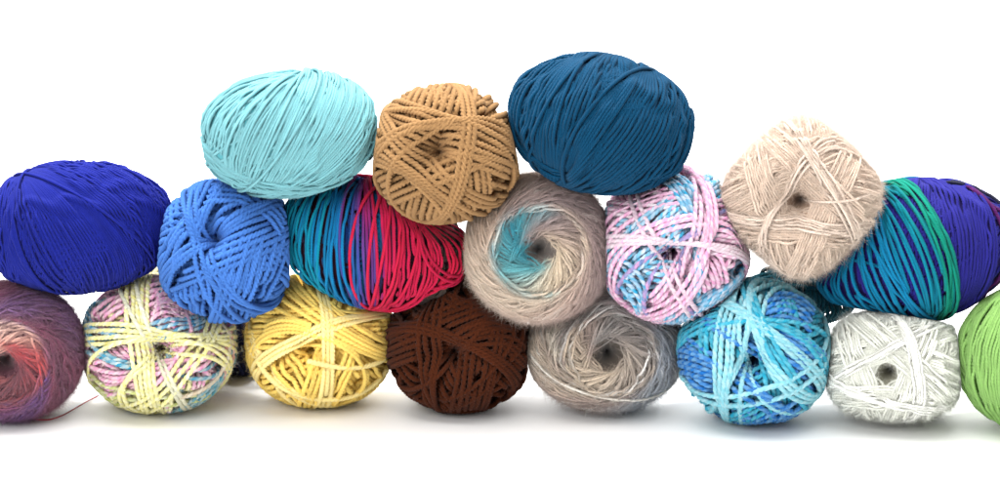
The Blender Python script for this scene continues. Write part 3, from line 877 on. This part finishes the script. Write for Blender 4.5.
rec = {r['e']['label'].split()[0]: r for r in PENDING}
mv = rec['mauve']
pts = np.array([on_ground(*q) for q in ((14, 410), (24, 415), (36, 420), (50, 420), (64, 415), (76, 408), (88, 401), (98, 396))])
tt = np.linspace(0, len(pts) - 1, 90)
P = np.stack([np.interp(tt, np.arange(len(pts)), pts[:, q]) for q in range(3)], 1)
for _ in range(12): P[1:-1] = 0.25 * P[:-2] + 0.5 * P[1:-1] + 0.25 * P[2:]
mb = MB()
tube(mb, P - mv['base'], np.repeat([[0, 0, 1.0]], len(P), 0), 0.8, 2, 4.0, lambda X: np.repeat(lin((214, 70, 84))[None], len(X), 0), 0.0, 8)
mb.build('yarn_tail', M_WOOL, mv['e'])

# printed paper band round the navy ball at the back
nv_ = rec['navy']; bl = nv_['ball']; mb = MB()
ph = np.linspace(0, 2 * math.pi, 97)
ax = unit(np.array([1.0, 0.25, 0.1])); e1 = unit(np.cross(ax, [0, 0, 1.0])); e2 = np.cross(ax, e1)
def band_pt(a, w_, lift):
    d = unit(np.cos(a)[:, None] * e1 + np.sin(a)[:, None] * e2 + ax * w_)
    return ((d * (bl.base_r(d) + bl.cap + 0.9 * bl.w + lift)[:, None]) @ (nv_['R'] * nv_['k'])) + nv_['C'] - nv_['base']
def strip(a0, a1, w0, w1, lift, col, n=40):
    a = np.linspace(a0, a1, n)
    A_, B_, C_, D_ = band_pt(a, w0, lift), band_pt(a, w1, lift), band_pt(a, w1, lift - 0.7), band_pt(a, w0, lift - 0.7)
    V = np.stack([A_, B_, C_, D_], 1).reshape(-1, 3)
    i = np.arange(n - 1)[:, None] * 4; j = np.arange(4)[None]; j2 = (j + 1) % 4
    mb.add(V, np.stack([i + j, i + 4 + j, i + 4 + j2, i + j2], -1).reshape(-1, 4), lin(col))
strip(0, 2 * math.pi, -0.42, 0.42, 0, (26, 30, 34), 97)
for q in np.linspace(0, 5.8, 14):
    strip(q, q + 0.2, -0.28, -0.22, 0.4, (190, 196, 196), 5); strip(q + 0.1, q + 0.26, -0.02, 0.05, 0.4, (170, 176, 176), 5); strip(q, q + 0.2, 0.22, 0.27, 0.4, (190, 196, 196), 5)
lb = mb.build('paper_band', M_COTTON, nv_['e'])

# ------------------------------------------------------------------ setting
def grid_sheet(name, prof, half, mat):
    """profile (y,z) swept in x"""
    xs = np.linspace(-half, half, 5)
    V = np.array([[x, y, z] for (y, z) in prof for x in xs]) * S
    n = len(xs)
    F = [(i * n + j, i * n + j + 1, (i + 1) * n + j + 1, (i + 1) * n + j) for i in range(len(prof) - 1) for j in range(n - 1)]
    me = bpy.data.meshes.new(name); me.from_pydata(V.tolist(), [], F); me.update()
    me.polygons.foreach_set('use_smooth', np.ones(len(F), dtype=bool))
    me.materials.append(mat)
    o = bpy.data.objects.new(name, me); COL.objects.link(o); o['kind'] = 'structure'
    return o


def paper_material():
    m = bpy.data.materials.new('white_paper'); m.use_nodes = True
    nt = m.node_tree; b = nt.nodes['Principled BSDF']
    b.inputs['Base Color'].default_value = (0.9, 0.9, 0.895, 1); b.inputs['Roughness'].default_value = 0.6
    b.inputs['Specular IOR Level'].default_value = 0.3
    nz = nt.nodes.new('ShaderNodeTexNoise'); nz.inputs['Scale'].default_value = 60
    tc = nt.nodes.new('ShaderNodeTexCoord'); nt.links.new(tc.outputs['Object'], nz.inputs['Vector'])
    bp = nt.nodes.new('ShaderNodeBump'); bp.inputs['Strength'].default_value = 0.03
    nt.links.new(nz.outputs['Fac'], bp.inputs['Height']); nt.links.new(bp.outputs['Normal'], b.inputs['Normal'])
    return m


MP = paper_material()
prof = [(-2200, 0), (-800, 0), (0, 0), (800, 0)]
grid_sheet('ground', prof, 3500, MP)
bp_ = [(800, 0)] + [(800 + 700 * math.sin(a), 700 - 700 * math.cos(a)) for a in np.linspace(0.08, math.pi / 2, 16)] + [(1500, 3200)]
grid_sheet('backdrop', bp_, 3500, MP)

# ------------------------------------------------------------------ light
def area(name, loc, target, sx, sy, power, col=(1, 1, 1)):
    l = bpy.data.lights.new(name, 'AREA'); l.shape = 'RECTANGLE'; l.size = sx * S; l.size_y = sy * S
    l.energy = power; l.color = col
    o = bpy.data.objects.new(name, l); COL.objects.link(o)
    o.location = Vector(loc) * S
    d = Vector(target) * S - o.location
    o.rotation_euler = d.to_track_quat('-Z', 'Y').to_euler()
    return o


area('softbox_above', (-250, -350, 1500), (0, 60, 120), 1800, 1100, 11.0, (1, 0.99, 0.97))
area('softbox_front', (-900, -2000, 1300), (0, 0, 150), 1500, 1200, 11.0, (1, 1, 1))
area('backdrop_lamp', (-1300, 500, 1900), (-300, 1500, 600), 1200, 500, 22.0)
area('backdrop_lamp', (1300, 500, 1900), (300, 1500, 600), 1200, 500, 22.0)

w = bpy.data.worlds.new('World'); scene.world = w; w.use_nodes = True
w.node_tree.nodes['Background'].inputs['Color'].default_value = (1, 1, 1, 1)
w.node_tree.nodes['Background'].inputs['Strength'].default_value = 0.48

# ------------------------------------------------------------------ camera
cd = bpy.data.cameras.new('camera'); cam = bpy.data.objects.new('camera', cd); COL.objects.link(cam)
cam.location = Vector(CAM) * S
cam.rotation_euler = (math.pi / 2 - PITCH, 0, 0)
cd.sensor_width = 36; cd.lens = 36 * DIST / 1000.0
cd.clip_start = 0.01; cd.clip_end = 50
scene.camera = cam
scene.view_settings.view_transform = 'Standard'; scene.view_settings.look = 'None'
scene.view_settings.exposure = 0.0; scene.view_settings.gamma = 1.0
